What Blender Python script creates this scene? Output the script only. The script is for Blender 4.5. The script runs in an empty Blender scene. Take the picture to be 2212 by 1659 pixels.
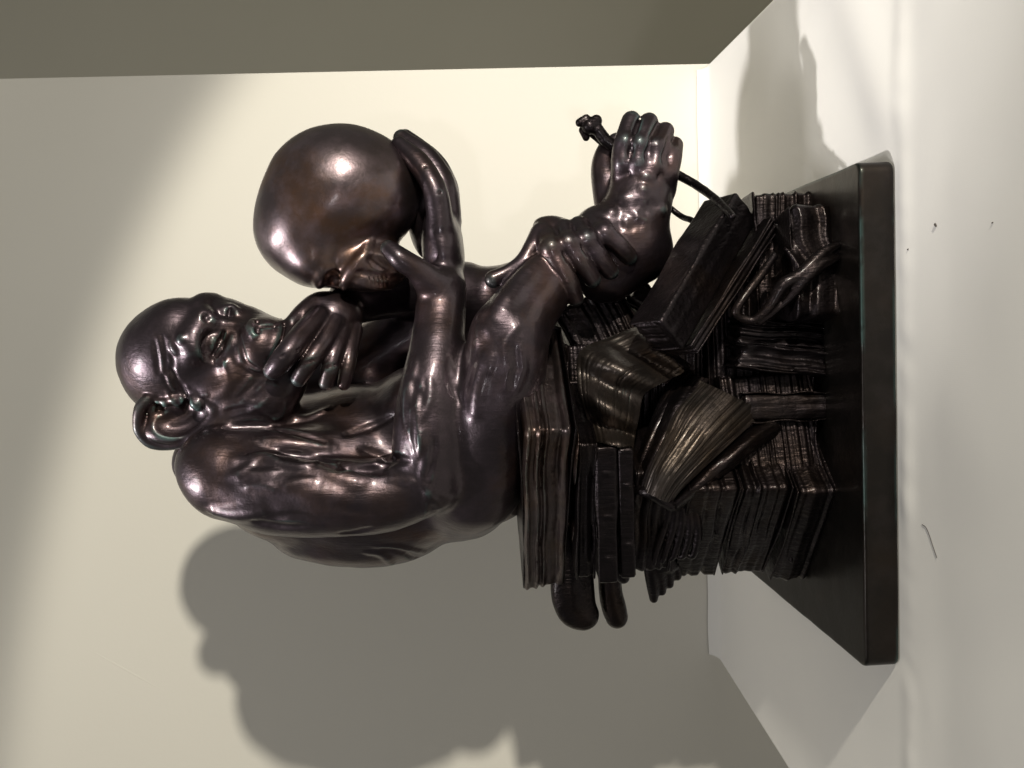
import bpy, math, random, time
import numpy as np
import openvdb as vdb
from mathutils import Vector, Matrix, noise as mnoise

T0 = time.time()
random.seed(7); rng = np.random.default_rng(7)
SC = bpy.context.scene
COL = SC.collection
R = math.radians

# ------------------------------------------------------------------ camera
# Upright view: u to the right, v downwards, both in pixels of a 1659 x 2212
# portrait frame; the phone was held sideways, so the frame lies on its side.
FPX = 2000.0
CAM_H = 0.168
CAM_D = 0.44                      # from the lens to the plane Y = 0
YAW, PITCH, ROLL = R(3.7), R(-2.9), R(2.2)
CPOS = np.array([0.0, -CAM_D, CAM_H])
def _axes():
    f = np.array([-math.sin(YAW)*math.cos(PITCH), math.cos(YAW)*math.cos(PITCH), math.sin(PITCH)])
    r = np.cross(f, [0, 0, 1.0]); r /= np.linalg.norm(r)
    up = np.cross(r, f)
    c, s = math.cos(ROLL), math.sin(ROLL)
    return f, c*r - s*up, c*up + s*r
FW, RT, UP = _axes()
CX0 = 829.5
def ray(u, v):
    return FW + RT*((u-CX0)/FPX) - UP*((v-1106.0)/FPX)
PX = CAM_D/FPX                    # one pixel at Y = 0
def P(u, v, d=0.0):
    """point seen at (u, v), d pixels nearer than the plane Y = 0"""
    r = ray(u, v)
    return CPOS + r*((-d*PX - CPOS[1])/r[1])
def on_z(u, v, z=0.0):
    r = ray(u, v)
    return CPOS + r*((z - CPOS[2])/r[2])
def on_y(u, v, y):
    r = ray(u, v)
    return CPOS + r*((y - CPOS[1])/r[1])
def S(d):                         # metres per pixel at that depth
    return (CAM_D - d*PX)/FPX

cam = bpy.data.cameras.new('camera')
cam.sensor_fit = 'HORIZONTAL'; cam.sensor_width = 36.0; cam.lens = 36.0*FPX/2212.0
cam.clip_start = 0.01; cam.clip_end = 50
cam_o = bpy.data.objects.new('camera', cam); COL.objects.link(cam_o)
m = Matrix.Identity(4)
for i in range(3):
    m[i][0], m[i][1], m[i][2], m[i][3] = -UP[i], RT[i], -FW[i], CPOS[i]
cam_o.matrix_world = m
SC.camera = cam_o

# ------------------------------------------------------------------ light
world = bpy.data.worlds.new('World'); SC.world = world; world.use_nodes = True
bg = world.node_tree.nodes['Background']
bg.inputs['Color'].default_value = (1.0, 0.97, 0.89, 1); bg.inputs['Strength'].default_value = 0.125
def lamp(name, kind, loc, target, power, color, size, spot=None, blend=0.2):
    l = bpy.data.lights.new(name, kind); l.energy = power; l.color = color
    if kind == 'AREA': l.shape = 'DISK'; l.size = size
    else: l.shadow_soft_size = size
    if spot: l.spot_size = R(spot); l.spot_blend = blend
    o = bpy.data.objects.new(name, l); COL.objects.link(o)
    o.location = loc
    o.rotation_euler = (Vector(target)-Vector(loc)).to_track_quat('-Z', 'Y').to_euler()
    return o
A_POS = np.array([0.70, -0.88, 0.150])
A_DIR = np.array([-0.6643, 0.7077, -0.2406])
lamp('warm_spot_lamp', 'SPOT', A_POS, A_POS+A_DIR, 43, (1.0, 0.935, 0.79), 0.02, 55.6, 0.10)
lamp('warm_spot_halo', 'SPOT', A_POS, A_POS+A_DIR, 11, (1.0, 0.95, 0.80), 0.02, 140, 0.6)
lamp('ceiling_lamp', 'SPOT', (-0.62, -0.42, 1.75), (0.20, 0.065, 0.0), 104, (1.0, 0.96, 0.93), 0.035, 17.5, 1.0)
lamp('room_lamp', 'SPOT', (-0.40, -2.0, 0.31), (0.17, 0.18, 0.06), 14, (1.0, 0.95, 0.97), 0.03, 11, 1.0)
lamp('soft_overhead_fill', 'AREA', (-0.45, -0.75, 1.9), (0, 0, 0.1), 7.5, (1.0, 0.97, 0.95), 0.4)  # added fill from above, stands in for part of the ambient light
SC.view_settings.view_transform = 'Standard'; SC.view_settings.look = 'None'
SC.view_settings.exposure = 0.0; SC.view_settings.gamma = 1.0

# ------------------------------------------------------------------ materials
def new_mat(name):
    mt = bpy.data.materials.new(name); mt.use_nodes = True
    nt = mt.node_tree; nt.nodes.clear()
    out = nt.nodes.new('ShaderNodeOutputMaterial'); b = nt.nodes.new('ShaderNodeBsdfPrincipled')
    nt.links.new(b.outputs[0], out.inputs[0])
    return mt, nt, b
def N(nt, kind, **kw):
    n = nt.nodes.new(kind)
    for k, v in kw.items():
        if k in n.inputs: n.inputs[k].default_value = v
        else: setattr(n, k, v)
    return n
def noise_tex(nt, co, scale, detail=4, rough=0.55, dist=0.0):
    n = N(nt, 'ShaderNodeTexNoise', Scale=scale, Detail=detail, Roughness=rough, Distortion=dist)
    nt.links.new(co, n.inputs['Vector']); return n.outputs['Fac']
def ramp(nt, fac, a, b, ca=(0,0,0,1), cb=(1,1,1,1)):
    n = nt.nodes.new('ShaderNodeValToRGB')
    n.color_ramp.elements[0].position = a; n.color_ramp.elements[0].color = ca
    n.color_ramp.elements[1].position = b; n.color_ramp.elements[1].color = cb
    nt.links.new(fac, n.inputs[0]); return n.outputs[0]
def mix(nt, fac, a, b):
    n = nt.nodes.new('ShaderNodeMix'); n.data_type = 'RGBA'
    for sock, val in ((n.inputs[0], fac), (n.inputs[6], a), (n.inputs[7], b)):
        if hasattr(val, 'is_linked'): nt.links.new(val, sock)
        else: sock.default_value = val
    return n.outputs[2]
def math_n(nt, op, a, b):
    n = nt.nodes.new('ShaderNodeMath'); n.operation = op
    for sock, val in ((n.inputs[0], a), (n.inputs[1], b)):
        if hasattr(val, 'is_linked'): nt.links.new(val, sock)
        else: sock.default_value = val
    return n.outputs[0]

def bronze(name, base, warm, rough=0.34, green=0.6, bump=0.25, grain=0.0, coat=0.35):
    mt, nt, b = new_mat(name)
    tc = nt.nodes.new('ShaderNodeTexCoord'); co = tc.outputs['Object']
    big = noise_tex(nt, co, 26, 5, 0.6, 0.4)
    mid = noise_tex(nt, co, 90, 6, 0.65, 0.2)
    fine = noise_tex(nt, co, 520, 4, 0.6)
    col = mix(nt, ramp(nt, big, 0.47, 0.68), base, warm)
    col = mix(nt, math_n(nt, 'MULTIPLY', ramp(nt, mid, 0.45, 0.75), 0.55), col, (base[0]*1.9, base[1]*1.8, base[2]*1.95, 1))
    # green-blue copper salts that settled in the creases
    geo = nt.nodes.new('ShaderNodeNewGeometry')
    crease = ramp(nt, geo.outputs['Pointiness'], 0.445, 0.488, (1,1,1,1), (0,0,0,1))
    patch = ramp(nt, noise_tex(nt, co, 38, 3, 0.5), 0.44, 0.56)
    g = math_n(nt, 'MULTIPLY', math_n(nt, 'MULTIPLY', crease, patch), green)
    col = mix(nt, g, col, (0.10, 0.27, 0.25, 1))
    nt.links.new(col, b.inputs['Base Color'])
    met = math_n(nt, 'SUBTRACT', 0.93, math_n(nt, 'MULTIPLY', g, 0.8))
    nt.links.new(met, b.inputs['Metallic'])
    ro = math_n(nt, 'ADD', rough-0.08, math_n(nt, 'MULTIPLY', mid, 0.20))
    ro = math_n(nt, 'ADD', ro, math_n(nt, 'MULTIPLY', g, 0.3))
    nt.links.new(ro, b.inputs['Roughness'])
    b.inputs['Coat Weight'].default_value = coat; b.inputs['Coat Roughness'].default_value = 0.16
    h = math_n(nt, 'ADD', math_n(nt, 'MULTIPLY', mid, 1.0), math_n(nt, 'MULTIPLY', fine, 0.22))
    if grain:
        mp = nt.nodes.new('ShaderNodeMapping'); mp.inputs['Scale'].default_value = (620, 620, 70)
        mp.inputs['Rotation'].default_value = (0.15, 0.12, 0)
        nt.links.new(co, mp.inputs['Vector'])
        h = math_n(nt, 'ADD', h, math_n(nt, 'MULTIPLY', noise_tex(nt, mp.outputs[0], 1.0, 3, 0.55, 0.4), grain))
        nt.links.new(mix(nt, math_n(nt, 'MULTIPLY', ramp(nt, noise_tex(nt, co, 14, 3, 0.5), 0.4, 0.65), 0.45), col, (base[0]*0.5, base[1]*0.5, base[2]*0.52, 1)), b.inputs['Base Color'])
    bp = N(nt, 'ShaderNodeBump', Strength=bump, Distance=0.0011)
    nt.links.new(h, bp.inputs['Height']); nt.links.new(bp.outputs[0], b.inputs['Normal'])
    return mt
M_APE   = bronze('dark_bronze', (0.062, 0.048, 0.056, 1), (0.100, 0.060, 0.050, 1), 0.37, 0.72, 0.28, grain=0.5)
M_SKULL = bronze('polished_bronze', (0.125, 0.098, 0.104, 1), (0.17, 0.088, 0.050, 1), 0.32, 0.3, 0.20)
M_BOOK  = bronze('black_bronze', (0.018, 0.0145, 0.016, 1), (0.030, 0.020, 0.016, 1), 0.36, 0.0, 0.6, grain=0.7, coat=0.12)
M_LEAF  = bronze('leaf_bronze', (0.062, 0.052, 0.047, 1), (0.088, 0.066, 0.050, 1), 0.40, 0.5, 0.6, coat=0.1)
M_PAGE  = bronze('page_bronze', (0.070, 0.054, 0.054, 1), (0.10, 0.060, 0.043, 1), 0.33, 0.12, 0.5, coat=0.3)
M_PLATE = bronze('plinth_bronze', (0.019, 0.0165, 0.015, 1), (0.026, 0.020, 0.016, 1), 0.40, 0.3, 0.12, coat=0.15)

def plain(name, col, rough, scale, amt, bump_scale, bump, weave=False):
    mt, nt, b = new_mat(name)
    tc = nt.nodes.new('ShaderNodeTexCoord'); co = tc.outputs['Object']
    n = noise_tex(nt, co, scale, 4, 0.6)
    c2 = tuple(x*(1-amt) for x in col[:3])+(1,)
    nt.links.new(mix(nt, n, col, c2), b.inputs['Base Color'])
    b.inputs['Roughness'].default_value = rough
    h = noise_tex(nt, co, bump_scale, 3, 0.6)
    if weave:
        for dr in ('X', 'Y'):
            w = N(nt, 'ShaderNodeTexWave', Scale=420.0, Distortion=0.6, Detail=1.0)
            w.bands_direction = dr; nt.links.new(co, w.inputs['Vector'])
            h = math_n(nt, 'ADD', h, math_n(nt, 'MULTIPLY', w.outputs['Fac'], 0.25))
    bp = N(nt, 'ShaderNodeBump', Strength=bump, Distance=0.0006)
    nt.links.new(h, bp.inputs['Height']); nt.links.new(bp.outputs[0], b.inputs['Normal'])
    return mt
M_WALL  = plain('off_white_wall', (0.78, 0.755, 0.69, 1), 0.85, 6, 0.04, 300, 0.12)
M_SIDE  = plain('side_wall_paint', (0.72, 0.69, 0.58, 1), 0.85, 6, 0.05, 260, 0.15)
M_CLOTH = plain('white_cotton', (0.85, 0.835, 0.80, 1), 0.9, 9, 0.05, 500, 0.05, True)
M_DIRT  = plain('dark_lint', (0.06, 0.05, 0.045, 1), 0.9, 60, 0.3, 300, 0.2)

# ------------------------------------------------------------------ objects
def link(o, parent=None):
    COL.objects.link(o)
    if parent is not None: o.parent = parent
    return o
def mesh_obj(name, verts, faces, mat, parent=None, smooth=True):
    me = bpy.data.meshes.new(name)
    verts = np.asarray(verts, dtype=np.float32)
    if isinstance(faces, np.ndarray):
        n = len(faces); w = faces.shape[1]
        me.vertices.add(len(verts)); me.vertices.foreach_set('co', verts.ravel())
        me.loops.add(n*w); me.loops.foreach_set('vertex_index', faces.astype(np.int32).ravel())
        me.polygons.add(n); me.polygons.foreach_set('loop_start', np.arange(0, n*w, w, dtype=np.int32))
        me.update(calc_edges=True)
    else:
        me.from_pydata(verts.tolist(), [], faces); me.update()
    if smooth: me.polygons.foreach_set('use_smooth', np.ones(len(me.polygons), dtype=bool))
    me.materials.append(mat)
    return link(bpy.data.objects.new(name, me), parent)
def structure(o):
    o['kind'] = 'structure'; return o
def tag(o, label, cat=None, group=None):
    o['label'] = label
    if cat: o['category'] = cat
    if group: o['group'] = group
    return o

# ------------------------------------------------------------------ distance-field sculpting
class Field:
    def __init__(s, lo, hi, h):
        s.h = h; s.lo = np.array(lo, float)
        s.n = np.ceil((np.array(hi)-s.lo)/h).astype(int)+1
        s.D = np.full(s.n, 0.03, np.float32)
        s.ax = [(s.lo[i]+np.arange(s.n[i])*h).astype(np.float32) for i in range(3)]
    def box(s, lo, hi, m):
        a = np.clip(np.floor((np.array(lo)-m-s.lo)/s.h).astype(int), 0, s.n)
        b = np.clip(np.ceil((np.array(hi)+m-s.lo)/s.h).astype(int)+1, 0, s.n)
        sl = tuple(slice(a[i], b[i]) for i in range(3))
        g = (s.ax[0][sl[0]][:, None, None], s.ax[1][sl[1]][None, :, None], s.ax[2][sl[2]][None, None, :])
        return sl, g
    def put(s, sl, b, k, mode):
        a = s.D[sl]
        if a.size == 0: return
        if mode == 'u':
            h = np.clip(0.5+0.5*(b-a)/k, 0, 1); s.D[sl] = b+(a-b)*h-k*h*(1-h)
        else:
            b = -b
            h = np.clip(0.5-0.5*(b-a)/k, 0, 1); s.D[sl] = b+(a-b)*h+k*h*(1-h)
    def blur(s, n):
        for _ in range(n):
            for ax in range(3):
                D = np.moveaxis(s.D, ax, 0)
                t = D[1:-1]*0.5; t += 0.25*D[:-2]; t += 0.25*D[2:]
                D[1:-1] = t
    def sample(s, p):
        q = (np.asarray(p)-s.lo)/s.h
        i = np.floor(q).astype(int)
        if (i < 0).any() or (i >= s.n-1).any(): return 0.03
        f = q-i; c = s.D[i[0]:i[0]+2, i[1]:i[1]+2, i[2]:i[2]+2].astype(float)
        c = c[0]*(1-f[0])+c[1]*f[0]; c = c[0]*(1-f[1])+c[1]*f[1]
        return c[0]*(1-f[2])+c[1]*f[2]
    def hit(s, u, v):
        r = ray(u, v); r = r/np.linalg.norm(r)
        t = 0.28
        while t < 0.62:
            d = s.sample(CPOS+r*t)
            if d < 0: break
            t += max(0.0004, 0.6*d)
        else: return None
        for _ in range(6):
            t += s.sample(CPOS+r*t)*0.7
        return CPOS+r*t, r
    # -- primitives (metres)
    def capsules(s, pts, rad, k, mode='u', flat=None):
        pts = np.array(pts, float); rad = np.array(rad, float)
        fm = 1.0
        rm = rad.max()*(max(1.0, 1/flat[1]) if flat else 1.0)
        sl, g = s.box(pts.min(0)-rm, pts.max(0)+rm, k+2*s.h)
        if 0 in s.D[sl].shape: return
        best = np.full(s.D[sl].shape, 0.03, np.float32)
        if flat:
            nv = np.array(flat[0], float); nv /= np.linalg.norm(nv); fs = flat[1]
        o0 = np.array([q.start for q in sl])
        for i in range(len(pts)-1):
            a, b = pts[i], pts[i+1]
            rs = max(rad[i], rad[i+1])*(max(1.0, 1/flat[1]) if flat else 1.0)
            s2, g2 = s.box(np.minimum(a, b)-rs, np.maximum(a, b)+rs, k+2*s.h)
            lsl = tuple(slice(max(0, q.start-o0[j]), max(0, q.stop-o0[j])) for j, q in enumerate(s2))
            bb = best[lsl]
            if 0 in bb.shape: continue
            ba = b-a; L2 = max(ba@ba, 1e-12)
            x, y, z = g2[0]-np.float32(a[0]), g2[1]-np.float32(a[1]), g2[2]-np.float32(a[2])
            x, y, z = x[:bb.shape[0]], y[:, :bb.shape[1]], z[:, :, :bb.shape[2]]
            t = np.clip((x*ba[0]+y*ba[1]+z*ba[2])/L2, 0, 1).astype(np.float32)
            x = x-t*np.float32(ba[0]); y = y-t*np.float32(ba[1]); z = z-t*np.float32(ba[2])
            q = x*x+y*y+z*z
            if flat:
                dn = x*np.float32(nv[0])+y*np.float32(nv[1])+z*np.float32(nv[2])
                q = q+(fs*fs-1)*dn*dn
            d = np.sqrt(q)-(np.float32(rad[i])+t*np.float32(rad[i+1]-rad[i]))
            best[lsl] = np.minimum(bb, d)
        if flat and fs > 1: best = best/np.float32(fs)**0.5
        s.put(sl, best, np.float32(k), mode)
    def ellipsoid(s, c, radii, M, k, mode='u'):
        c = np.array(c, float); rad = np.array(radii, float)
        ext = np.sqrt(((M*rad[None, :])**2).sum(1))
        sl, g = s.box(c-ext, c+ext, k+2*s.h)
        if 0 in s.D[sl].shape: return
        x, y, z = g[0]-np.float32(c[0]), g[1]-np.float32(c[1]), g[2]-np.float32(c[2])
        k0 = 0; k1 = 0
        for j in range(3):
            l = x*np.float32(M[0, j])+y*np.float32(M[1, j])+z*np.float32(M[2, j])
            k0 = k0+(l/np.float32(rad[j]))**2; k1 = k1+(l/np.float32(rad[j]**2))**2
        k0 = np.sqrt(k0); k1 = np.sqrt(k1)+1e-9
        s.put(sl, k0*(k0-1)/k1, np.float32(k), mode)
    # -- the same in picture units
    def chain(s, pts, k=12, mode='u', sub=10, flat=None):
        """pts: (u, v, d, r) joined by a smooth curve"""
        w = np.array([np.append(P(*p[:3]), p[3]*S(p[2])) for p in pts])
        if sub > 1 and len(w) > 2: w = smooth_path(w, sub)
        s.capsules(w[:, :3], w[:, 3], k*PX, mode, flat)
    def ell(s, c, rad, rot=0, yaw=0, k=14, mode='u'):
        """centre (u, v, d), radii along right / up / depth, rot = turn in the picture, yaw about the vertical"""
        a, b = R(rot), R(yaw)
        M = np.array([[math.cos(b), -math.sin(b), 0], [math.sin(b), math.cos(b), 0], [0, 0, 1]]) @ \
            np.array([[math.cos(a), 0, -math.sin(a)], [0, 1, 0], [math.sin(a), 0, math.cos(a)]])
        sc = S(c[2])
        s.ellipsoid(P(*c), (rad[0]*sc, rad[2]*sc, rad[1]*sc), M, k*PX, mode)
    def stroke(s, pts, r, mode='s', sink=0.0, k=6, taper=True, sub=4):
        """a modelling-tool stroke that follows the surface; pts (u, v)"""
        w = []
        ph = smooth_path(np.array(pts, float), sub) if len(pts) > 2 else np.array(pts, float)
        last = None
        for i, (u, v) in enumerate(ph):
            h = s.hit(u, v)
            if h is None: continue
            p, rr = h
            if last is not None and np.linalg.norm(p-last) > 0.02: continue
            last = p
            t = i/max(1, len(ph)-1)
            rad = r*PX*((0.35+0.65*math.sin(math.pi*min(1, max(0, t)))**0.6) if taper else 1)
            w.append(np.append(p+rr*sink*PX, rad))
        if len(w) < 2: return
        w = np.array(w)
        s.capsules(w[:, :3], w[:, 3], k*PX, mode)
    def dab(s, u, v, r, mode='u', sink=0.0, k=6, ru=1.0):
        h = s.hit(u, v)
        if h is None: return
        p, rr = h; q = p+rr*sink*PX
        s.ellipsoid(q, (r*PX*ru, r*PX, r*PX/ru), np.eye(3), k*PX, mode)
    def mesh(s, name, mat, parent=None, wob=0.0, wscale=90.0):
        h = s.h
        arr = np.clip(s.D/h, -3, 3).astype(np.float32)
        g = vdb.FloatGrid(3.0); g.copyFromArray(arr, tolerance=0.0)
        pts, quads = g.convertToQuads(0.0)
        pts = np.asarray(pts, float)*h+s.lo
        quads = np.asarray(quads)[:, ::-1]
        # drop specks that are not joined to the main surface
        par = np.arange(len(pts))
        lab = np.arange(len(pts))
        e = np.concatenate([quads[:, [0, 1]], quads[:, [1, 2]], quads[:, [2, 3]], quads[:, [3, 0]]])
        for _ in range(400):
            mn = np.minimum(lab[e[:, 0]], lab[e[:, 1]])
            new = lab.copy(); np.minimum.at(new, e[:, 0], mn); np.minimum.at(new, e[:, 1], mn)
            new = new[new]; new = new[new]
            if (new == lab).all(): break
            lab = new
        ids, cnt = np.unique(lab, return_counts=True)
        keep = np.isin(lab, ids[cnt > max(40, 0.02*len(pts))])
        quads = quads[keep[quads[:, 0]]]
        used = np.unique(quads); remap = np.zeros(len(pts), int); remap[used] = np.arange(len(used))
        pts = pts[used]; quads = remap[quads]
        o = mesh_obj(name, pts, quads, mat, parent)
        if wob:
            me = o.data
            nr = np.zeros(len(pts)*3, np.float32); me.vertices.foreach_get('normal', nr); nr = nr.reshape(-1, 3)
            w = np.array([mnoise.noise(Vector(p*wscale))+0.5*mnoise.noise(Vector(p*wscale*2.3)) for p in pts])
            pts = pts+nr*(w*wob)[:, None]
            me.vertices.foreach_set('co', pts.astype(np.float32).ravel()); me.update()
        return o

def smooth_path(w, sub):
    out = []; n = len(w)
    for i in range(n-1):
        p0, p1, p2, p3 = w[max(0, i-1)], w[i], w[i+1], w[min(n-1, i+2)]
        for j in range(sub):
            t = j/sub
            out.append(0.5*((2*p1)+(-p0+p2)*t+(2*p0-5*p1+4*p2-p3)*t*t+(-p0+3*p1-3*p2+p3)*t**3))
    out.append(w[-1]); return np.array(out)
def field_px(u0, u1, v0, v1, d0, d1, h):
    c = np.array([P(u, v, d) for u in (u0, u1) for v in (v0, v1) for d in (d0, d1)])
    return Field(c.min(0), c.max(0), h)
#%%SETTING
# ------------------------------------------------------------------ wall, room and pedestal
Y_BACK = 0.183
EDGE_R = on_y(1521, 1530, Y_BACK)[0]           # where the wall ends
CR = on_z(1528, 1540, 0.0); CRF = on_z(1659, 1671, 0.0)
CL = on_z(252, 1545, 0.0); CLF = on_z(0, 1704, 0.0)
def wall_box(name, lo, hi, mat, kind=True):
    v = [(x, y, z) for x in (lo[0], hi[0]) for y in (lo[1], hi[1]) for z in (lo[2], hi[2])]
    f = [(0,1,3,2),(4,6,7,5),(0,4,5,1),(2,3,7,6),(0,2,6,4),(1,5,7,3)]
    return structure(mesh_obj(name, v, f, mat, smooth=False))
wall_box('wall', (-1.1, Y_BACK, -0.9), (EDGE_R, Y_BACK+0.09, 1.1), M_WALL)
wall_box('room_wall', (-0.6, 1.7, -0.95), (2.6, 1.78, 2.2), M_SIDE)
wall_box('floor', (-3.0, -3.0, -0.98), (3.0, 2.0, -0.95), M_SIDE)

PLATE_Z = 0.0138
FR = on_z(1312, 1858, PLATE_Z); FL = on_z(213, 1872, PLATE_Z)
def edge_x(a, b, y):
    return a[0]+(b[0]-a[0])*(y-a[1])/(b[1]-a[1])
Y_FRONT = -0.36
def sm(x): x = max(0.0, min(1.0, x)); return x*x*(3-2*x)
def cloth_h(x, y):
    z = 0.0
    t = max(0, (y-(Y_BACK-0.012))/0.012); z += 0.007*t*t           # rises softly against the wall
    fy = FL[1]+(FR[1]-FL[1])*(x-FL[0])/(FR[0]-FL[0])
    if y < fy:                                                      # uneven swell along the plinth
        e = (y-(fy-0.007))/0.005
        z += (0.0004+0.0008*mnoise.noise(Vector((x*22, 3.1, 0.5)))+0.0004*mnoise.noise(Vector((x*120, 1.1, 0.5))))*math.exp(-e*e)
    # long soft fold from the plinth's right corner, rising to the right
    px, py = FR[0]+0.004, FR[1]-0.004
    a = (x-px)*0.50-(y-py)*0.866; l = (x-px)*0.866+(y-py)*0.50
    w = 0.014+0.07*max(0, l)
    z += 0.0026*math.exp(-(a/w)**2)*sm((l+0.004)/0.03)
    front = sm((fy-0.010-y)/0.03); side = sm((abs(x+0.02)-0.11)/0.05)
    z += 0.0022*mnoise.noise(Vector((x*7+1.5, y*9, 0.2)))*front
    z += 0.0005*mnoise.noise(Vector((x*22, y*26, 1.7)))*max(front, side)
    z += 0.0007*mnoise.noise(Vector((x*34+y*26, y*7, 5.7)))*max(front, side)
    return z
def build_cloth():
    nx, ny = 240, 230
    v = []
    for j in range(ny):
        y = Y_FRONT+(Y_BACK-0.0008-Y_FRONT)*j/(ny-1)
        xl, xr = edge_x(CL, CLF, y), edge_x(CR, CRF, y)
        row = []
        for k in range(8):                                         # skirt hanging on the left
            row.append((xl-0.0035+0.0035*math.cos(math.pi/2*(1-k/7.0)) if k > 2 else xl-0.0035, y, -0.25+0.25*k/3.0 if k < 3 else -0.0035*(1-math.sin(math.pi/2*(k-3)/4.0))))
        n = nx-16
        for i in range(n):
            x = xl+(xr-xl)*(i+0.5)/n; row.append((x, y, cloth_h(x, y)))
        for k in range(7, -1, -1):
            row.append((xr+0.0035-0.0035*math.cos(math.pi/2*(1-k/7.0)) if k > 2 else xr+0.0035, y, -0.25+0.25*k/3.0 if k < 3 else -0.0035*(1-math.sin(math.pi/2*(k-3)/4.0))))
        v += row
    f = np.array([(j*nx+i, j*nx+i+1, (j+1)*nx+i+1, (j+1)*nx+i) for j in range(ny-1) for i in range(nx-1)])
    o = mesh_obj('tablecloth', v, f, M_CLOTH)
    return tag(o, 'white cotton cloth spread under the bronze ape, softly wrinkled in front', 'tablecloth')
build_cloth()
def build_pedestal():
    y0, y1 = Y_FRONT+0.004, Y_BACK-0.002
    q = [(edge_x(CL, CLF, y0)+0.002, y0), (edge_x(CR, CRF, y0)-0.002, y0), (edge_x(CR, CRF, y1)-0.002, y1), (edge_x(CL, CLF, y1)+0.002, y1)]
    v = [(x, y, z) for z in (-0.95, -0.006) for x, y in q]
    structure(mesh_obj('pedestal', v, [(0,3,2,1),(4,5,6,7),(0,1,5,4),(1,2,6,5),(2,3,7,6),(3,0,4,7)], M_SIDE, smooth=False))
build_pedestal()
#%%STATUE
# ------------------------------------------------------------------ the statuette
root = bpy.data.objects.new('statuette', None); COL.objects.link(root)
tag(root, 'dark bronze ape sitting on a heap of books and studying a skull', 'statuette')
root.location = (0, 0, 0)

# plinth
def build_plinth():
    ex = FR-FL; ex[2] = 0; W = np.linalg.norm(ex); ex /= W
    ey = np.array([-ex[1], ex[0], 0]); D = 0.172; H = PLATE_Z
    M = np.stack([ex, ey, np.array([0, 0, 1.0])], 1)
    F = Field((-0.003, -0.003, -0.002), (W+0.003, D+0.003, H+0.003), 0.0007)
    g = (F.ax[0][:, None, None], F.ax[1][None, :, None], F.ax[2][None, None, :])
    qx = np.abs(g[0]-np.float32(W/2))-np.float32(W/2); qy = np.abs(g[1]-np.float32(D/2))-np.float32(D/2)
    rc = 0.0045
    plan = np.sqrt(np.maximum(qx+rc, 0)**2+np.maximum(qy+rc, 0)**2)+np.minimum(np.maximum(qx, qy)+rc, 0)-rc
    hz = np.abs(g[2]-np.float32(H/2))-np.float32(H/2)
    r = 0.0012
    F.D[:] = np.sqrt(np.maximum(plan+r, 0)**2+np.maximum(hz+r, 0)**2)+np.minimum(np.maximum(plan, hz)+r, 0)-r
    r2 = np.random.default_rng(5)
    for _ in range(34):                                  # knocks along the front edges
        x = r2.uniform(0, W); rr = r2.uniform(0.0008, 0.0020)
        F.ellipsoid((x, -rr*0.55, H+rr*0.55), (rr*r2.uniform(1, 3), rr, rr), np.eye(3), 0.0006, 's')
    for _ in range(10):
        y = r2.uniform(0, D); rr = r2.uniform(0.0008, 0.0018); x = W if r2.random() < 0.5 else 0
        F.ellipsoid((x+(rr if x else -rr)*0.55, y, H+rr*0.55), (rr, rr*r2.uniform(1, 3), rr), np.eye(3), 0.0006, 's')
    o = F.mesh('plinth', M_PLATE, root, 0.00018, 45)
    me = o.data; n = len(me.vertices)
    co = np.zeros(n*3, np.float32); me.vertices.foreach_get('co', co)
    co = co.reshape(-1, 3) @ M.T + np.array([FL[0], FL[1], 0.0003])
    me.vertices.foreach_set('co', co.astype(np.float32).ravel()); me.update()
build_plinth()
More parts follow.
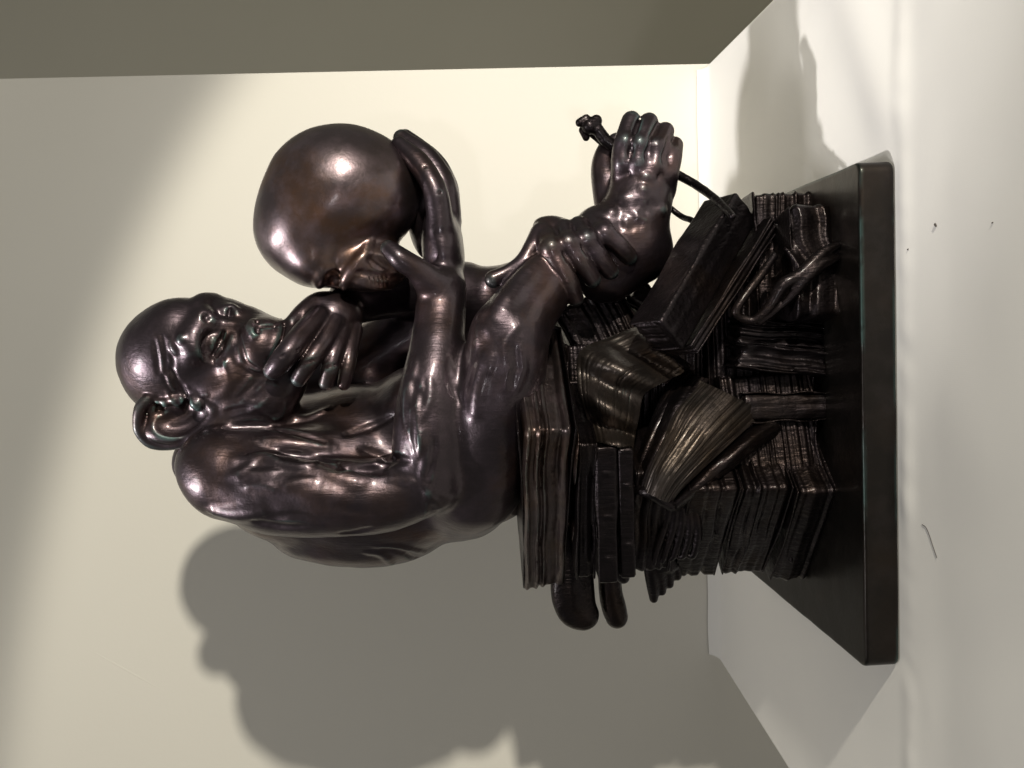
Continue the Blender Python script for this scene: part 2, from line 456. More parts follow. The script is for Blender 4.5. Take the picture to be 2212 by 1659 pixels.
#%%APE
def build_ape():
    F = field_px(425, 1450, 235, 1500, -340, 330, 0.00066)
    C = F.chain; E = F.ell; ST = F.stroke; DB = F.dab
    # trunk
    E((640, 800, -20), (190, 250, 185), rot=-6, k=30)
    E((635, 1000, 0), (140, 120, 180), k=40)
    E((690, 930, -10), (140, 150, 150), k=40)
    C([(640, 620, -10, 150), (720, 540, 0, 118), (790, 480, 10, 100)], k=40)
    E((500, 770, -60), (46, 160, 120), k=60)
    # near shoulder and arm
    E((644, 488, 140), (92, 106, 96), rot=-25, k=34)
    C([(626, 500, 150, 88), (592, 600, 180, 88), (584, 720, 200, 85), (592, 840, 205, 80), (625, 925, 205, 74)], k=26)
    C([(625, 925, 205, 74), (720, 926, 215, 79), (820, 934, 205, 70), (900, 944, 180, 60), (965, 950, 150, 55), (1040, 955, 120, 52)], k=16)
    C([(672, 480, 118, 48), (682, 560, 138, 50), (684, 660, 136, 50), (680, 760, 120, 48)], k=24)
    C([(660, 432, 20, 58), (730, 500, 10, 66), (790, 530, 10, 60)], k=30)
    # far shoulder, far arm that props the chin
    E((700, 520, -150), (110, 115, 90), k=30)
    C([(720, 540, -140, 90), (850, 760, -170, 80), (1020, 1000, -140, 70)], k=24)
    C([(1020, 1000, -140, 68), (1035, 880, -70, 62), (1010, 760, 10, 52)], k=20)
    # legs: the near one lies across, its foot pointing right
    C([(620, 1020, 110, 112), (740, 1060, 190, 100), (860, 1090, 222, 90), (932, 1100, 222, 82)], k=26)
    C([(932, 1100, 222, 80), (1018, 1154, 170, 70), (1095, 1226, 112, 60), (1150, 1300, 84, 66)], k=22)
    E((1118, 1362, 62), (78, 92, 76), k=26)
    C([(1150, 1360, 70, 80), (1215, 1378, 72, 73), (1275, 1392, 66, 66)], k=22)
    C([(640, 1050, -130, 115), (850, 1060, -190, 95), (1000, 1070, -160, 76)], k=26)
    C([(1010, 1075, -150, 72), (1055, 1160, -70, 58), (1130, 1225, 40, 54)], k=18)
    # ---------------- head, turned three-quarters to the right
    E((872, 404, 22), (150, 140, 116), yaw=-45, k=20)
    E((925, 462, 72), (66, 84, 92), yaw=-45, k=26)
    C([(770, 470, 66, 60), (782, 555, 84, 62), (826, 606, 98, 52), (880, 630, 94, 44)], k=24)
    E((850, 500, 92), (72, 80, 66), k=26)
    E((908, 574, 94), (69, 67, 84), rot=-8, k=20)
    E((960, 520, 66), (40, 60, 52), k=24)
    E((974, 474, 56), (40, 52, 52), k=24)
    E((950, 388, 86), (60, 62, 60), k=30)
    E((760, 900, 0), (110, 100, 150), k=30)
    E((1075, 1310, 66), (72, 72, 56), k=26)
    E((912, 634, 96), (48, 30, 58), k=16)
    F.blur(4)
    # brows
    C([(972, 440, 126, 13), (994, 432, 108, 18), (1008, 440, 84, 18), (1012, 460, 62, 14)], k=18)
    ST([(976, 444), (952, 430), (926, 419), (900, 426), (882, 446), (872, 476)], 29, 'u', sink=13, k=18)
    DB(974, 447, 9, 's', sink=-2, k=6)
    # eyes
    DB(914, 462, 32, 's', sink=-12, k=8, ru=1.2)
    DB(981, 490, 20, 's', sink=-9, k=8)
    DB(916, 464, 29, 'u', sink=17, k=5, ru=1.12)
    DB(981, 490, 21, 'u', sink=12, k=5)
    ST([(946, 484), (934, 503), (910, 500), (888, 484), (874, 468)], 11, 'u', sink=5, k=8)
    ST([(1000, 498), (984, 512), (966, 508)], 8, 'u', sink=3, k=6)
    ST([(943, 482), (926, 477), (908, 468), (890, 456)], 7, 's', sink=0.5, k=3)
    ST([(994, 498), (982, 494), (970, 494)], 5, 's', sink=0.5, k=2)
    ST([(944, 470), (932, 446), (910, 436), (888, 446)], 4, 's', sink=-1.5, k=4)
    ST([(941, 476), (924, 469), (906, 460), (890, 450)], 4, 'u', sink=1.5, k=4)
    ST([(942, 490), (926, 486), (908, 478), (892, 466)], 4, 'u', sink=1.5, k=4)
    ST([(880, 462), (862, 462), (846, 456)], 3.5, 's', sink=-1.2, k=4)
    ST([(882, 472), (864, 478), (850, 478)], 3.5, 's', sink=-1.2, k=4)
    # nose and muzzle
    ST([(966, 456), (958, 488), (952, 528)], 13, 'u', sink=5, k=10)
    ST([(966, 545), (948, 541), (930, 552)], 11, 'u', sink=3, k=7)
    DB(946, 556, 7, 's', sink=-1, k=3, ru=1.3); DB(964, 556, 6, 's', sink=-1, k=3)
    ST([(952, 560), (953, 600)], 3.5, 's', sink=-1, k=3, taper=False)
    ST([(936, 512), (905, 519), (876, 530), (862, 552)], 6, 's', sink=-2, k=7)
    ST([(868, 520), (850, 545), (846, 575)], 6, 's', sink=-3, k=8)
    ST([(972, 617), (948, 612), (925, 605), (895, 592), (862, 576)], 5, 's', sink=0, k=4)
    ST([(968, 607), (945, 602), (922, 595), (892, 582)], 7, 'u', sink=4, k=6)
    ST([(960, 632), (940, 630), (915, 620)], 9, 'u', sink=4, k=6)
    # forehead and temple creases
    ST([(926, 332), (890, 338), (852, 342)], 5, 's', sink=-2, k=6)
    ST([(934, 350), (896, 356), (850, 360)], 5, 's', sink=-2, k=6)
    ST([(920, 362), (880, 372), (840, 372), (806, 384)], 5, 's', sink=-2, k=6)
    ST([(850, 350), (822, 366), (800, 376)], 4, 's', sink=-1, k=4)
    ST([(868, 366), (836, 384), (808, 396)], 4, 's', sink=-1, k=4)
    ST([(930, 372), (910, 376), (898, 384)], 8, 'u', sink=5, k=8)
    DB(926, 395, 11, 'u', sink=6, k=8)
    DB(840, 436, 40, 's', sink=-34, k=20)
    # ear
    E((750, 386, 92), (50, 80, 26), yaw=28, rot=10, k=10)
    E((750, 384, 128), (38, 62, 34), yaw=28, rot=10, k=6, mode='s')
    C([(804, 330, 108, 12), (778, 304, 112, 14), (734, 300, 106, 13), (703, 324, 100, 12), (697, 362, 100, 11), (708, 402, 106, 11), (736, 440, 116, 12), (770, 464, 122, 13), (790, 450, 122, 11)], k=5)
    C([(790, 350, 112, 9), (797, 392, 120, 11), (786, 428, 124, 13)], k=6)
    C([(780, 330, 104, 8), (742, 330, 100, 7), (724, 356, 98, 6)], k=7)
    ST([(742, 372), (752, 400), (770, 420)], 7, 'u', sink=4, k=8)
    # ---------------- muscles and folds
    ST([(656, 500), (652, 570), (640, 650), (624, 735), (612, 790)], 24, 'u', sink=15, k=16)
    ST([(624, 520), (614, 590), (598, 680), (588, 740)], 22, 'u', sink=15, k=16)
    ST([(682, 610), (668, 690), (650, 780), (640, 830)], 9, 's', sink=-1, k=10)
    ST([(706, 560), (698, 640), (690, 720)], 14, 'u', sink=8, k=12)
    ST([(735, 470), (742, 540), (728, 620), (706, 700)], 6, 's', sink=-2, k=8)
    ST([(690, 780), (672, 830), (664, 880)], 8, 's', sink=-3, k=10)
    ST([(720, 745), (738, 800), (760, 850)], 8, 's', sink=-2, k=8)
    ST([(560, 460), (552, 520), (560, 580)], 16, 'u', sink=11, k=14)
    ST([(660, 930), (720, 905), (790, 890), (850, 885)], 18, 'u', sink=12, k=14)
    ST([(760, 1030), (830, 1040), (900, 1060)], 16, 'u', sink=11, k=14)
    ST([(938, 1058), (1000, 1095), (1060, 1140), (1100, 1180)], 26, 'u', sink=18, k=14)
    # coat: many short tool marks following the limbs
    r2 = np.random.default_rng(3)
    def coat(u0, u1, v0, v1, n, ang, spread, L, r=(5, 9)):
        for _ in range(n):
            u, v = r2.uniform(u0, u1), r2.uniform(v0, v1)
            a = R(ang(u, v)+r2.normal()*spread); l = r2.uniform(*L)
            c = r2.normal()*0.22
            pts = [(u, v), (u+l*0.5*math.cos(a), v+l*0.5*math.sin(a)), (u+l*math.cos(a+c), v+l*math.sin(a+c))]
            rr = r2.uniform(*r)
            if r2.random() < 0.5: ST(pts, rr, 's', sink=-(rr-r2.uniform(0.6, 1.3)), k=8, sub=3)
            else: ST(pts, rr, 'u', sink=rr-r2.uniform(0.6, 1.3), k=9, sub=3)
    coat(515, 680, 450, 860, 13, lambda u, v: 94-(u-590)*0.06, 7, (60, 150), (5, 11))
    coat(640, 900, 870, 990, 10, lambda u, v: 184, 6, (50, 120))
    coat(690, 780, 480, 740, 4, lambda u, v: 78, 9, (50, 110))
    coat(755, 850, 490, 610, 6, lambda u, v: 58, 9, (26, 60), (4, 6))
    coat(700, 930, 1020, 1130, 7, lambda u, v: 12, 8, (50, 110))
    coat(455, 515, 620, 900, 4, lambda u, v: 94, 6, (50, 120))
    coat(800, 850, 330, 420, 10, lambda u, v: 150, 10, (26, 50), (4, 6))
    # ---------------- hands and feet
    # hand under the skull
    E((1195, 920, -10), (95, 40, 66), k=14)
    E((1120, 957, 75), (105, 45, 80), rot=4, k=16)
    C([(1170, 952, 125, 29), (1245, 940, 128, 27), (1302, 908, 110, 25), (1348, 862, 84, 17)], k=7)
    C([(1180, 966, 75, 30), (1258, 958, 72, 28), (1318, 920, 55, 25), (1360, 868, 30, 18)], k=7)
    C([(1180, 968, 25, 29), (1258, 962, 18, 27), (1318, 926, 0, 24), (1362, 876, -22, 17)], k=7)
    C([(1170, 964, -20, 27), (1240, 960, -32, 25), (1300, 930, -45, 22), (1345, 884, -60, 16)], k=7)
    C([(1040, 940, 150, 40), (1076, 902, 180, 27), (1100, 866, 190, 25), (1122, 840, 184, 19)], k=12)
    for q in ((1246, 962), (1302, 930)): ST([(q[0]-4, q[1]-14), (q[0]+4, q[1]+16)], 4, 's', sink=-2, k=4)
    # hand at the chin: fingers laid along the mouth and under it
    E((968, 712, 62), (60, 72, 60), rot=20, k=18)
    C([(985, 690, 70, 42), (975, 655, 90, 26), (962, 632, 112, 17)], k=10)
    C([(972, 690, 108, 28), (938, 656, 152, 26), (904, 628, 186, 26), (878, 606, 190, 25), (858, 588, 180, 20)], k=4)
    C([(960, 722, 104, 26), (918, 700, 146, 22), (880, 670, 170, 21), (840, 645, 162, 17)], k=4)
    C([(950, 740, 94, 24), (906, 726, 134, 20), (868, 714, 150, 19), (832, 705, 144, 15)], k=4)
    C([(945, 762, 80, 22), (898, 756, 120, 18), (862, 750, 134, 16), (829, 743, 130, 13)], k=4)
    for p0, p1 in (((906, 650), (888, 604)), ((884, 688), (874, 655)), ((872, 730), (866, 700))):
        ST([p0, p1], 3, 's', sink=-1.5, k=4)
    # toes of the near foot
    C([(1270, 1346, 84, 27), (1320, 1345, 104, 24), (1358, 1350, 102, 22), (1398, 1363, 80, 21)], k=6)
    C([(1268, 1378, 92, 28), (1318, 1378, 114, 24), (1360, 1388, 110, 22), (1395, 1402, 84, 21)], k=6)
    C([(1262, 1408, 92, 28), (1310, 1414, 110, 24), (1345, 1424, 104, 22), (1375, 1436, 80, 21)], k=6)
    C([(1250, 1432, 80, 28), (1290, 1444, 96, 24), (1318, 1452, 90, 22), (1344, 1456, 66, 20)], k=6)
    C([(1225, 1318, 20, 34), (1285, 1308, 14, 32), (1325, 1312, 20, 27), (1350, 1332, 28, 20)], k=10)
    ST([(1404, 1383), (1360, 1369), (1318, 1360), (1280, 1360)], 6, 's', sink=0, k=5)
    ST([(1392, 1421), (1358, 1406), (1318, 1395), (1280, 1390)], 6, 's', sink=0, k=5)
    ST([(1362, 1447), (1330, 1438), (1300, 1428), (1268, 1420)], 6, 's', sink=0, k=5)
    ST([(1300, 1338), (1296, 1378), (1286, 1420)], 5, 's', sink=-3, k=8)
    for _ in range(14):
        rr = r2.uniform(12, 20); up_ = r2.random() < 0.6
        DB(r2.uniform(1170, 1300), r2.uniform(1320, 1440), rr, 'u' if up_ else 's', sink=(rr-1.6) if up_ else -(rr-1.3), k=7)
    for q in ((1306, 1346), (1302, 1378), (1296, 1412), (1282, 1442)):
        DB(q[0], q[1], 19, 'u', sink=15, k=12); DB(q[0]+48, q[1]+4, 15, 'u', sink=12, k=10)
    # far foot, clasping the ankle like a hand
    E((1142, 1222, 108), (40, 78, 50), rot=-30, k=12)
    C([(1152, 1172, 130, 28), (1122, 1150, 150, 20), (1090, 1128, 160, 20), (1072, 1098, 164, 17), (1056, 1066, 164, 19)], k=6)
    C([(1150, 1180, 136, 25), (1122, 1190, 176, 26), (1090, 1206, 192, 23), (1050, 1228, 190, 22), (1014, 1244, 172, 18)], k=5)
    C([(1160, 1218, 134, 26), (1132, 1228, 174, 26), (1098, 1250, 184, 23), (1056, 1280, 168, 19)], k=5)
    C([(1166, 1252, 128, 26), (1140, 1266, 166, 25), (1108, 1290, 168, 22), (1072, 1318, 150, 18)], k=5)
    C([(1172, 1284, 118, 24), (1154, 1306, 152, 23), (1130, 1336, 154, 20), (1104, 1360, 138, 16)], k=5)
    for p0, p1 in (((1162, 1204), (1096, 1226)), ((1168, 1240), (1108, 1268)), ((1170, 1272), (1124, 1306))):
        ST([p0, ((p0[0]+p1[0])/2, (p0[1]+p1[1])/2-2), p1], 4, 's', sink=-1, k=5)
    for q in ((1124, 1190), (1134, 1228), (1142, 1266), (1156, 1306)):
        DB(q[0], q[1], 20, 'u', sink=14, k=12)
    print('ape blocks', round(time.time()-T0, 1))
    return F
FA = build_ape()
ape = FA.mesh('ape_body', M_APE, root, wob=0.00042, wscale=62)
print('ape mesh', len(ape.data.vertices), round(time.time()-T0, 1))

def build_skull():
    F = field_px(1005, 1405, 530, 935, -160, 250, 0.0006)
    C = F.chain; E = F.ell
    E((1240, 740, 45), (144, 164, 150), k=10)
    E((1164, 672, 45), (112, 118, 128), k=44)
    E((1090, 690, 70), (50, 62, 90), k=30)
    E((1088, 790, 66), (54, 92, 90), k=24)
    E((1060, 790, 80), (28, 84, 70), k=18)
    F.blur(5)
    ST = F.stroke
    F.dab(1056, 718, 21, 's', sink=-6, k=6)
    F.dab(1050, 724, 14, 's', sink=8, k=6)
    ST([(1040, 690), (1056, 688), (1076, 698), (1084, 718)], 11, 'u', sink=5, k=9)
    ST([(1034, 744), (1048, 745), (1066, 754), (1090, 772), (1112, 790), (1140, 800)], 13, 'u', sink=5, k=8)
    ST([(1100, 806), (1084, 828), (1070, 850)], 15, 's', sink=-6, k=9)
    ST([(1070, 772), (1062, 820), (1058, 870)], 9, 's', sink=-2, k=6)
    ST([(1052, 766), (1044, 810), (1040, 850)], 10, 'u', sink=4, k=6)
    for i in range(5):
        ST([(1064, 800+9*i), (1040, 804+9*i)], 3.5, 's', sink=-1, k=3)
    return F
skull = build_skull().mesh('skull', M_SKULL, root, wob=0.00034, wscale=52)
print('skull', round(time.time()-T0, 1))
#%%BOOKS
# ------------------------------------------------------------------ books of the heap
def frame(yaw, pitch, roll):
    return np.array(Matrix.Rotation(R(yaw), 3, 'Z') @ Matrix.Rotation(R(pitch), 3, 'X') @ Matrix.Rotation(R(-roll), 3, 'Y'))
def local_mesh(F, name, mat, parent, M, org, wob=0.0, wscale=110):
    o = F.mesh(name, mat, parent, wob, wscale)
    me = o.data; n = len(me.vertices)
    co = np.zeros(n*3, np.float32); me.vertices.foreach_get('co', co)
    co = co.reshape(-1, 3) @ M.T + org
    me.vertices.foreach_set('co', co.astype(np.float32).ravel()); me.update()
    return o
def rbox(g, c, hs, r):
    qx = np.abs(g[0]-np.float32(c[0]))-np.float32(hs[0]-r)
    qy = np.abs(g[1]-np.float32(c[1]))-np.float32(hs[1]-r)
    qz = np.abs(g[2]-np.float32(c[2]))-np.float32(hs[2]-r)
    out = np.sqrt(np.maximum(qx, 0)**2+np.maximum(qy, 0)**2+np.maximum(qz, 0)**2)
    return out+np.minimum(np.maximum(np.maximum(qx, qy), qz), 0)-np.float32(r)
def wavy(x, L, r_, a):
    t = x/L*math.pi; o = 0
    for k in (1, 2.3, 4.1):
        o = o+a/k**0.7*r_.normal()*np.sin(k*t+r_.uniform(0, 6.28))
    return o
def book(at, size, yaw=0, roll=0, pitch=0, anchor=(0, 0, 0), spine='back', waves=1.0, page=5.0, board=7, lip=5, bands=0, bow=0.0, seed=0, mat=None, h=0.0006, label=None, pmat=None):
    """at (u, v, d) is where the anchor point of the box sits; size along, deep, thick in pixels there"""
    mat = mat or M_BOOK
    r_ = np.random.default_rng(100+seed)
    sc = S(at[2]); L, W, T = [x*sc for x in size]
    M = frame(yaw, pitch, roll)
    org = P(*at) - M @ (np.array(anchor)*np.array([L, W, T])/2)
    b = board*sc; lp = lip*sc
    sgn = {'back': 1, 'front': -1}[spine]
    # page block with real leaf edges
    m_ = 0.004
    F = Field((-L/2-m_, -W/2-m_, -T/2-m_), (L/2+m_, W/2+m_, T/2+m_), h)
    g = (F.ax[0][:, None, None], F.ax[1][None, :, None], F.ax[2][None, None, :])
    bend = bow*T*np.sin((g[0]/L+0.5)*math.pi*1.0)
    gz = g[2]-np.float32(0)-bend
    nz = max(8, int(T/(page*sc)))
    tab = r_.normal(size=nz+8); tab2 = r_.normal(size=(7, 5))
    warp = wavy(g[0], L, r_, 0.2)+wavy(g[1], W, r_, 0.2)
    zi = (gz/T+0.5)*nz+2+warp*waves*1.6
    disp = np.interp(zi, np.arange(nz+8), tab)
    amp = np.interp(g[0], np.linspace(-L/2, L/2, 9), 0.5+np.abs(r_.normal(size=9))*0.7)+np.interp(g[1], np.linspace(-W/2, W/2, 9), np.abs(r_.normal(size=9))*0.35)
    body = rbox((g[0], g[1]+np.float32(0), gz), (0, 0, 0), (L/2-lp, W/2-lp, T/2-b*0.6), min(0.0022, T*0.16))
    F.D[:] = body+np.float32(0.00038*waves)*disp*amp
    pages_field = F
    # cover boards and spine
    G = Field((-L/2-m_, -W/2-m_, -T/2-m_), (L/2+m_, W/2+m_, T/2+m_), h)
    g = (G.ax[0][:, None, None], G.ax[1][None, :, None], G.ax[2][None, None, :])
    gz = g[2]-bend
    ci = np.float32(0.0006)*wavy(g[0], L, r_, 1.0)
    d = rbox((g[0], g[1], gz+ci), (0, 0, T/2-b/2), (L/2, W/2, b/2), b*0.45)
    d = np.minimum(d, rbox((g[0], g[1], gz-ci), (0, 0, -T/2+b/2), (L/2, W/2, b/2), b*0.45))
    sp = rbox((g[0], g[1], gz), (0, sgn*(W/2-b*0.3), 0), (L/2, b*0.9, T/2), b*0.8)
    rr = np.sqrt((np.maximum(0, sgn*(g[1]-sgn*(W/2-T*0.42))))**2*1.0+gz**2)-T/2*0.98
    rr = np.maximum(np.maximum(rr, np.abs(g[0])-L/2), -(sgn*(g[1]-sgn*(W/2-b*2))))
    sp = np.minimum(sp, rr)
    if bands:
        for i in range(bands):
            x0 = -L/2+L*(i+0.6)/(bands+0.2)
            bd = np.maximum(rr-np.float32(4*sc), np.abs(g[0]-np.float32(x0))-np.float32(4*sc))
            sp = np.minimum(sp, bd)
    G.D[:] = np.minimum(d, sp)
    G.blur(1)
    o = local_mesh(G, 'book', mat, root, M, org, 0.00025, 80)
    p = local_mesh(pages_field, 'page_block', pmat or mat, o, M, org, 0.00012, 150)
    if label: o['label'] = label
    return o
# seat book, corner turned to the viewer
book((728, 1183, 352), (590, 360, 122), yaw=-39, roll=1, anchor=(1, -1, 0), seed=1, waves=2.0, page=8, board=6, lip=2, pmat=M_PAGE, label='thick closed book the ape sits on')
book((700, 1272, 316), (400, 280, 46), yaw=-27, roll=1, anchor=(1, -1, 0), seed=31, page=7)
book((640, 1420, 286), (300, 260, 96), yaw=-27, roll=1, anchor=(1, -1, 0), seed=32, page=8)
# spines with raised bands under it
book((694, 1310, 300), (330, 260, 46), yaw=-12, roll=1, anchor=(1, -1, 0), spine='front', seed=2, bands=3, board=5, label='slim book with raised bands on its rounded spine')
book((690, 1352, 302), (320, 260, 36), yaw=-14, roll=2, anchor=(1, -1, 0), spine='front', seed=3, bands=2, board=4)
# big folios at the lower left
book((600, 1548, 292), (345, 300, 112), yaw=-41, anchor=(1, -1, 0), seed=4, waves=1.1, page=8, board=6, lip=2)
book((602, 1662, 292), (330, 300, 112), yaw=-40, anchor=(1, -1, 0), seed=5, waves=1.1, page=8, board=6, lip=3)
book((596, 1776, 296), (338, 320, 104), yaw=-39, anchor=(1, -1, 0), seed=6, waves=1.0, page=8, board=6, lip=3)
# heart of the heap
book((720, 1272, -70), (370, 360, 150), yaw=8, seed=7)
book((770, 1410, -50), (370, 380, 130), yaw=-6, seed=8)
book((790, 1550, -40), (520, 430, 150), yaw=5, seed=9)
book((800, 1700, -60), (600, 470, 150), yaw=-3, seed=10)
book((720, 1640, 150), (260, 180, 200), yaw=12, roll=3, seed=11)
# upright books with their leaves to the front
book((930, 1790, 236), (205, 150, 62), yaw=-2, roll=84, pitch=0, anchor=(-1, -1, 0), seed=12, waves=1.4, page=6, board=5, lip=4)
book((872, 1796, 246), (212, 150, 58), yaw=3, roll=82, anchor=(-1, -1, 0), seed=13, waves=1.4, page=6, board=5, lip=4)
book((782, 1800, 240), (205, 150, 68), yaw=4, roll=89, anchor=(-1, -1, 0), seed=14, waves=1.0, page=6, board=5, lip=4)
# warped leaves at the right
book((1060, 1690, 60), (330, 260, 200), yaw=4, seed=19)
book((1085, 1560, -10), (240, 200, 90), yaw=4, roll=-38, seed=20)
book((1100, 1768, 286), (250, 190, 112), yaw=11, roll=0, anchor=(0, -1, 0), seed=15, waves=2.6, page=17, board=5, lip=2, label='book lying flat with thick wavy leaves')
# large volume slanting down to the right, a thin one under it
book((1079, 1534, 240), (392, 95, 92), yaw=4, roll=-41.5, pitch=34, anchor=(0, -1, 0), spine='front', seed=16, board=8, lip=4, label='large slanting book held by the foot and calipers')
book((1046, 1594, 246), (385, 130, 32), yaw=4, roll=-41.5, pitch=26, anchor=(0, -1, 0), seed=17, board=6, lip=3)
book((935, 1292, -30), (170, 150, 150), yaw=10, roll=25, seed=21)
book((1000, 1398, -70), (100, 80, 62), yaw=0, roll=48, seed=18, waves=1.5)

def leaf(name, top, bot, bulge=30, ripple=(0, 3, 0), thick=5, mat=M_BOOK, n=(60, 26), parent=root, seed=0, lines=0):
    T_ = smooth_path(np.array(top, float), 14); B_ = smooth_path(np.array(bot, float), 14)
    def at(path, t):
        x = t*(len(path)-1); i = min(int(x), len(path)-2); f = x-i
        return path[i]*(1-f)+path[i+1]*f
    v = []
    for i in range(n[0]):
        a = i/(n[0]-1)
        for j in range(n[1]):
            b = j/(n[1]-1)
            q = at(T_, a)*(1-b)+at(B_, a)*b
            e = math.sin(math.pi*b)
            q[2] += bulge*e+ripple[0]*math.sin(ripple[1]*2*math.pi*a+ripple[2]+1.3*b)*(0.35+0.65*e)
            q[2] += 5*mnoise.noise(Vector((a*4+seed, b*4, seed*1.7)))
            if lines: q[2] += lines*(mnoise.noise(Vector((a*1.5, b*26, seed)))+0.6*mnoise.noise(Vector((a*2, b*55, seed+3))))
            v.append(P(*q))
    f = np.array([(i*n[1]+j, (i+1)*n[1]+j, (i+1)*n[1]+j+1, i*n[1]+j+1) for i in range(n[0]-1) for j in range(n[1]-1)])
    o = mesh_obj(name, v, f, mat, parent)
    md = o.modifiers.new('thick', 'SOLIDIFY'); md.thickness = thick*PX; md.offset = 0
    md = o.modifiers.new('round', 'BEVEL'); md.width = thick*PX*0.4; md.segments = 2; md.limit_method = 'ANGLE'; md.angle_limit = R(60)
    return o
def px_part(name, bounds, fn, mat=M_BOOK, h=0.0006, wob=0.00025, wscale=90, parent=root):
    F = field_px(*bounds, h); fn(F); return F.mesh(name, mat, parent, wob, wscale)
leaf('parchment', [(950, 1375, 120), (926, 1310, 165), (898, 1256, 200), (838, 1250, 225), (770, 1268, 235), (704, 1288, 245)],
     [(858, 1476, 190), (838, 1446, 215), (812, 1392, 235), (756, 1376, 245), (716, 1368, 250), (690, 1364, 250)], 34, (22, 3.1, 0.4), 9, n=(120, 70), seed=2, mat=M_LEAF, lines=2.5)['label'] = 'crumpled parchment folded over the books'
leaf('leaf', [(948, 1392, 90), (930, 1400, 120), (905, 1422, 150)], [(866, 1492, 150), (862, 1488, 160), (858, 1480, 180)], 24, (0, 1, 0), 8, seed=3)
ob = leaf('open_book', [(600, 1388, 262), (660, 1408, 272), (724, 1438, 262), (785, 1462, 236), (838, 1505, 190)],
     [(572, 1446, 266), (604, 1470, 278), (660, 1528, 276), (716, 1590, 256), (770, 1650, 210)], 46, (0, 1, 0), 8, n=(80, 110), seed=5, mat=M_LEAF, lines=5)
ob['label'] = 'open book with arched leaves turned outwards'
leaf('leaf', [(596, 1374, 246), (660, 1390, 250), (728, 1420, 240), (792, 1446, 214), (850, 1490, 160)],
     [(598, 1392, 262), (660, 1420, 270), (724, 1456, 262), (785, 1490, 236), (838, 1530, 190)], 14, (0, 1, 0), 9, parent=ob, seed=6)
leaf('leaf', [(590, 1366, 230), (660, 1376, 232), (734, 1404, 220), (800, 1432, 190), (860, 1476, 140)],
     [(592, 1384, 240), (660, 1400, 244), (728, 1430, 234), (792, 1460, 206), (850, 1500, 150)], 12, (0, 1, 0), 9, parent=ob, seed=7)
leaf('leaf', [(566, 1440, 250), (604, 1480, 262), (660, 1542, 262), (716, 1606, 240), (760, 1660, 200)],
     [(556, 1460, 236), (590, 1506, 250), (640, 1568, 256), (690, 1628, 244), (730, 1690, 220)], 24, (0, 1, 0), 10, parent=ob, seed=8)
px_part('book_spine', (540, 640, 1350, 1480, 190, 330), lambda F: F.chain([(602, 1378, 262, 12), (592, 1410, 282, 14), (566, 1450, 268, 13)], k=4), parent=ob)
def tongues(F):
    F.chain([(520, 1252, 20, 40), (420, 1248, 20, 46), (346, 1250, 20, 42), (326, 1262, 20, 36)], k=6)
px_part('curled_cover', (270, 540, 1180, 1310, -60, 100), lambda F: F.chain([(520, 1235, 20, 44), (400, 1236, 20, 50), (350, 1244, 20, 46), (330, 1262, 20, 34)], k=6, flat=((0, 1, 0.25), 1.6)))
px_part('curled_cover', (270, 540, 1280, 1370, -80, 80), lambda F: F.chain([(520, 1316, 0, 26), (400, 1318, 0, 26), (352, 1325, 0, 27), (326, 1332, 0, 25)], k=6))
def curls(F):
    F.chain([(520, 1310, 200, 12), (460, 1322, 190, 14), (425, 1340, 186, 18), (412, 1346, 186, 14)], k=6)
    F.chain([(440, 1318, 190, 9), (416, 1322, 190, 9)], k=6)
px_part('loose_leaf', (390, 540, 1290, 1380, 140, 230), curls)
def curls2(F):
    for i in range(4):
        F.chain([(560, 1400+18*i, 150, 16), (470-8*i, 1402+14*i, 130, 16), (400+14*i, 1410+16*i, 110, 15), (366+16*i, 1412+17*i, 100, 10)], k=5)
px_part('loose_leaf', (330, 600, 1370, 1500, 40, 230), curls2)
def fans(F):
    for i in range(5):
        F.chain([(620, 1450+9*i, 250, 10), (540-5*i, 1440+17*i, 225, 10), (470-2*i, 1418+20*i, 205, 8), (440+5*i, 1412+18*i, 200, 5)], k=2)
px_part('leaf_fan', (410, 650, 1390, 1540, 150, 290), fans)
def strap(F):
    C = F.chain
    C([(1105, 1672, 270, 10), (1056, 1637, 290, 10), (1010, 1602, 300, 9), (986, 1590, 300, 10), (972, 1602, 296, 9), (968, 1630, 300, 9), (1000, 1664, 310, 12), (1042, 1690, 316, 14), (1068, 1732, 318, 15), (1112, 1778, 316, 13), (1136, 1826, 306, 8)], k=4)
    C([(962, 1642, 300, 7), (1010, 1700, 312, 9), (1056, 1738, 320, 14), (1090, 1778, 318, 14), (1108, 1826, 306, 7)], k=4)
px_part('ribbon', (940, 1160, 1570, 1845, 250, 340), strap)

# calipers clutched by the toes
def calipers():
    Cc = field_px(1170, 1430, 1230, 1610, -20, 270, 0.0005)
    C = Cc.chain
    C([(1378, 1292, 62, 13), (1340, 1330, 58, 13), (1279, 1469, 66, 10), (1232, 1542, 150, 9), (1192, 1582, 243, 8)], k=3, sub=3)
    C([(1386, 1274, 62, 17), (1398, 1288, 60, 13)], k=5, sub=1)
    C([(1402, 1266, 62, 10), (1394, 1252, 62, 9)], k=3, sub=1)
    C([(1378, 1258, 50, 8), (1362, 1266, 48, 8)], k=3, sub=1)
    o = Cc.mesh('calipers', M_BOOK, root, 0.0001, 150)
    Cd = field_px(1140, 1410, 1250, 1550, -30, 150, 0.0005)
    Cd.chain([(1372, 1274, 40, 7), (1343, 1308, 34, 7), (1208, 1450, 40, 6.5), (1182, 1496, 84, 7), (1160, 1530, 120, 8)], k=3)
    Cd.mesh('caliper_leg', M_BOOK, o, 0.0, 150)
calipers()
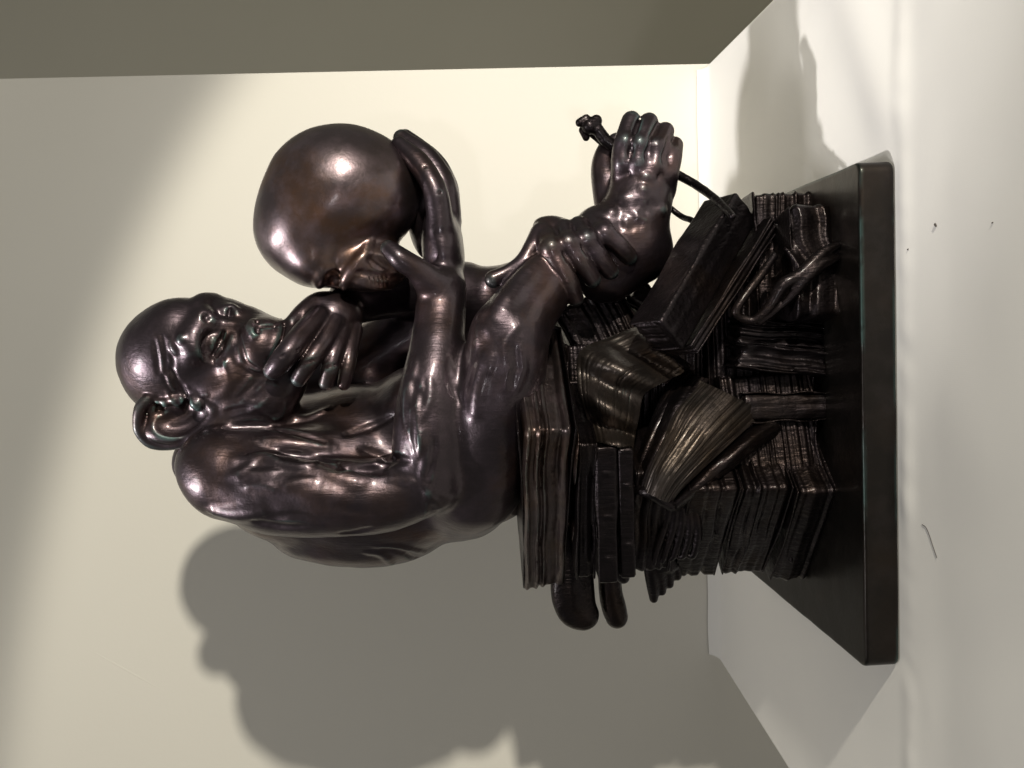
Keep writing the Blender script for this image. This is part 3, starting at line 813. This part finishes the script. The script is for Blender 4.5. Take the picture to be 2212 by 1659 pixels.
# ------------------------------------------------------------------ small things on wall and cloth
def ribbon_prism(name, pts, w, h, mat, parent=None):
    v = []; f = []
    for i, p in enumerate(pts):
        p = np.array(p); q = np.array(pts[min(i+1, len(pts)-1)])-np.array(pts[max(0, i-1)])
        q /= np.linalg.norm(q)
        a = np.cross(q, h/np.linalg.norm(h)); t = math.sin(math.pi*(i+0.5)/len(pts))
        v += [p-a*w*t, p+h*t, p+a*w*t]
        if i:
            b = 3*(i-1)
            f += [(b, b+1, b+4, b+3), (b+1, b+2, b+5, b+4)]
    return mesh_obj(name, v, f, mat, parent)
wl = [o for o in bpy.data.objects if o.name == 'wall'][0]
ribbon_prism('crease', [on_y(274-125*t/20, 160+225*t/20, Y_BACK+0.0001) for t in range(21)], 0.0011, np.array([0, -0.00035, 0]), M_WALL, wl)
def tube(name, pts, r, mat):
    F = Field(np.min(pts, 0)-0.002, np.max(pts, 0)+0.002, r*0.5)
    w = smooth_path(np.array(pts, float), 5); F.capsules(w, [r]*len(w), r*0.3)
    return F.mesh(name, mat)
def on_cloth(u, v, up=0.0001):
    p = on_z(u, v, 0.0)
    for _ in range(3): p = on_z(u, v, cloth_h(p[0], p[1]))
    return p+np.array([0, 0, up])
tag(tube('hair', [on_cloth(*q) for q in ((526, 1992), (519, 2001), (500, 2009), (478, 2016), (455, 2024))], 0.00012, M_DIRT), 'fine dark hair lying on the white cloth before the plinth', 'hair')
def crumb(u, v, r, lab, seed):
    p = on_cloth(u, v, r*0.5)
    F = Field(p-3*r, p+3*r, r*0.22)
    q = np.random.default_rng(seed)
    for _ in range(5):
        F.ellipsoid(p+q.normal(size=3)*r*0.35, (r*q.uniform(0.5, 0.9), r*q.uniform(0.4, 0.8), r*q.uniform(0.3, 0.6)), np.eye(3), r*0.2)
    tag(F.mesh('crumb', M_DIRT), lab, 'crumb', 'crumbs on the cloth')
crumb(1174, 2022, 0.0006, 'largest dark crumb on the cloth in front of the plinth, towards its right end', 1)
crumb(1178, 2145, 0.0003, 'small dark crumb on the cloth nearest the front edge, right of the plinth middle', 2)
crumb(1120, 1962, 0.0003, 'tiny crumb on the cloth close to the front face of the plinth', 3)
print('done', round(time.time()-T0, 1))
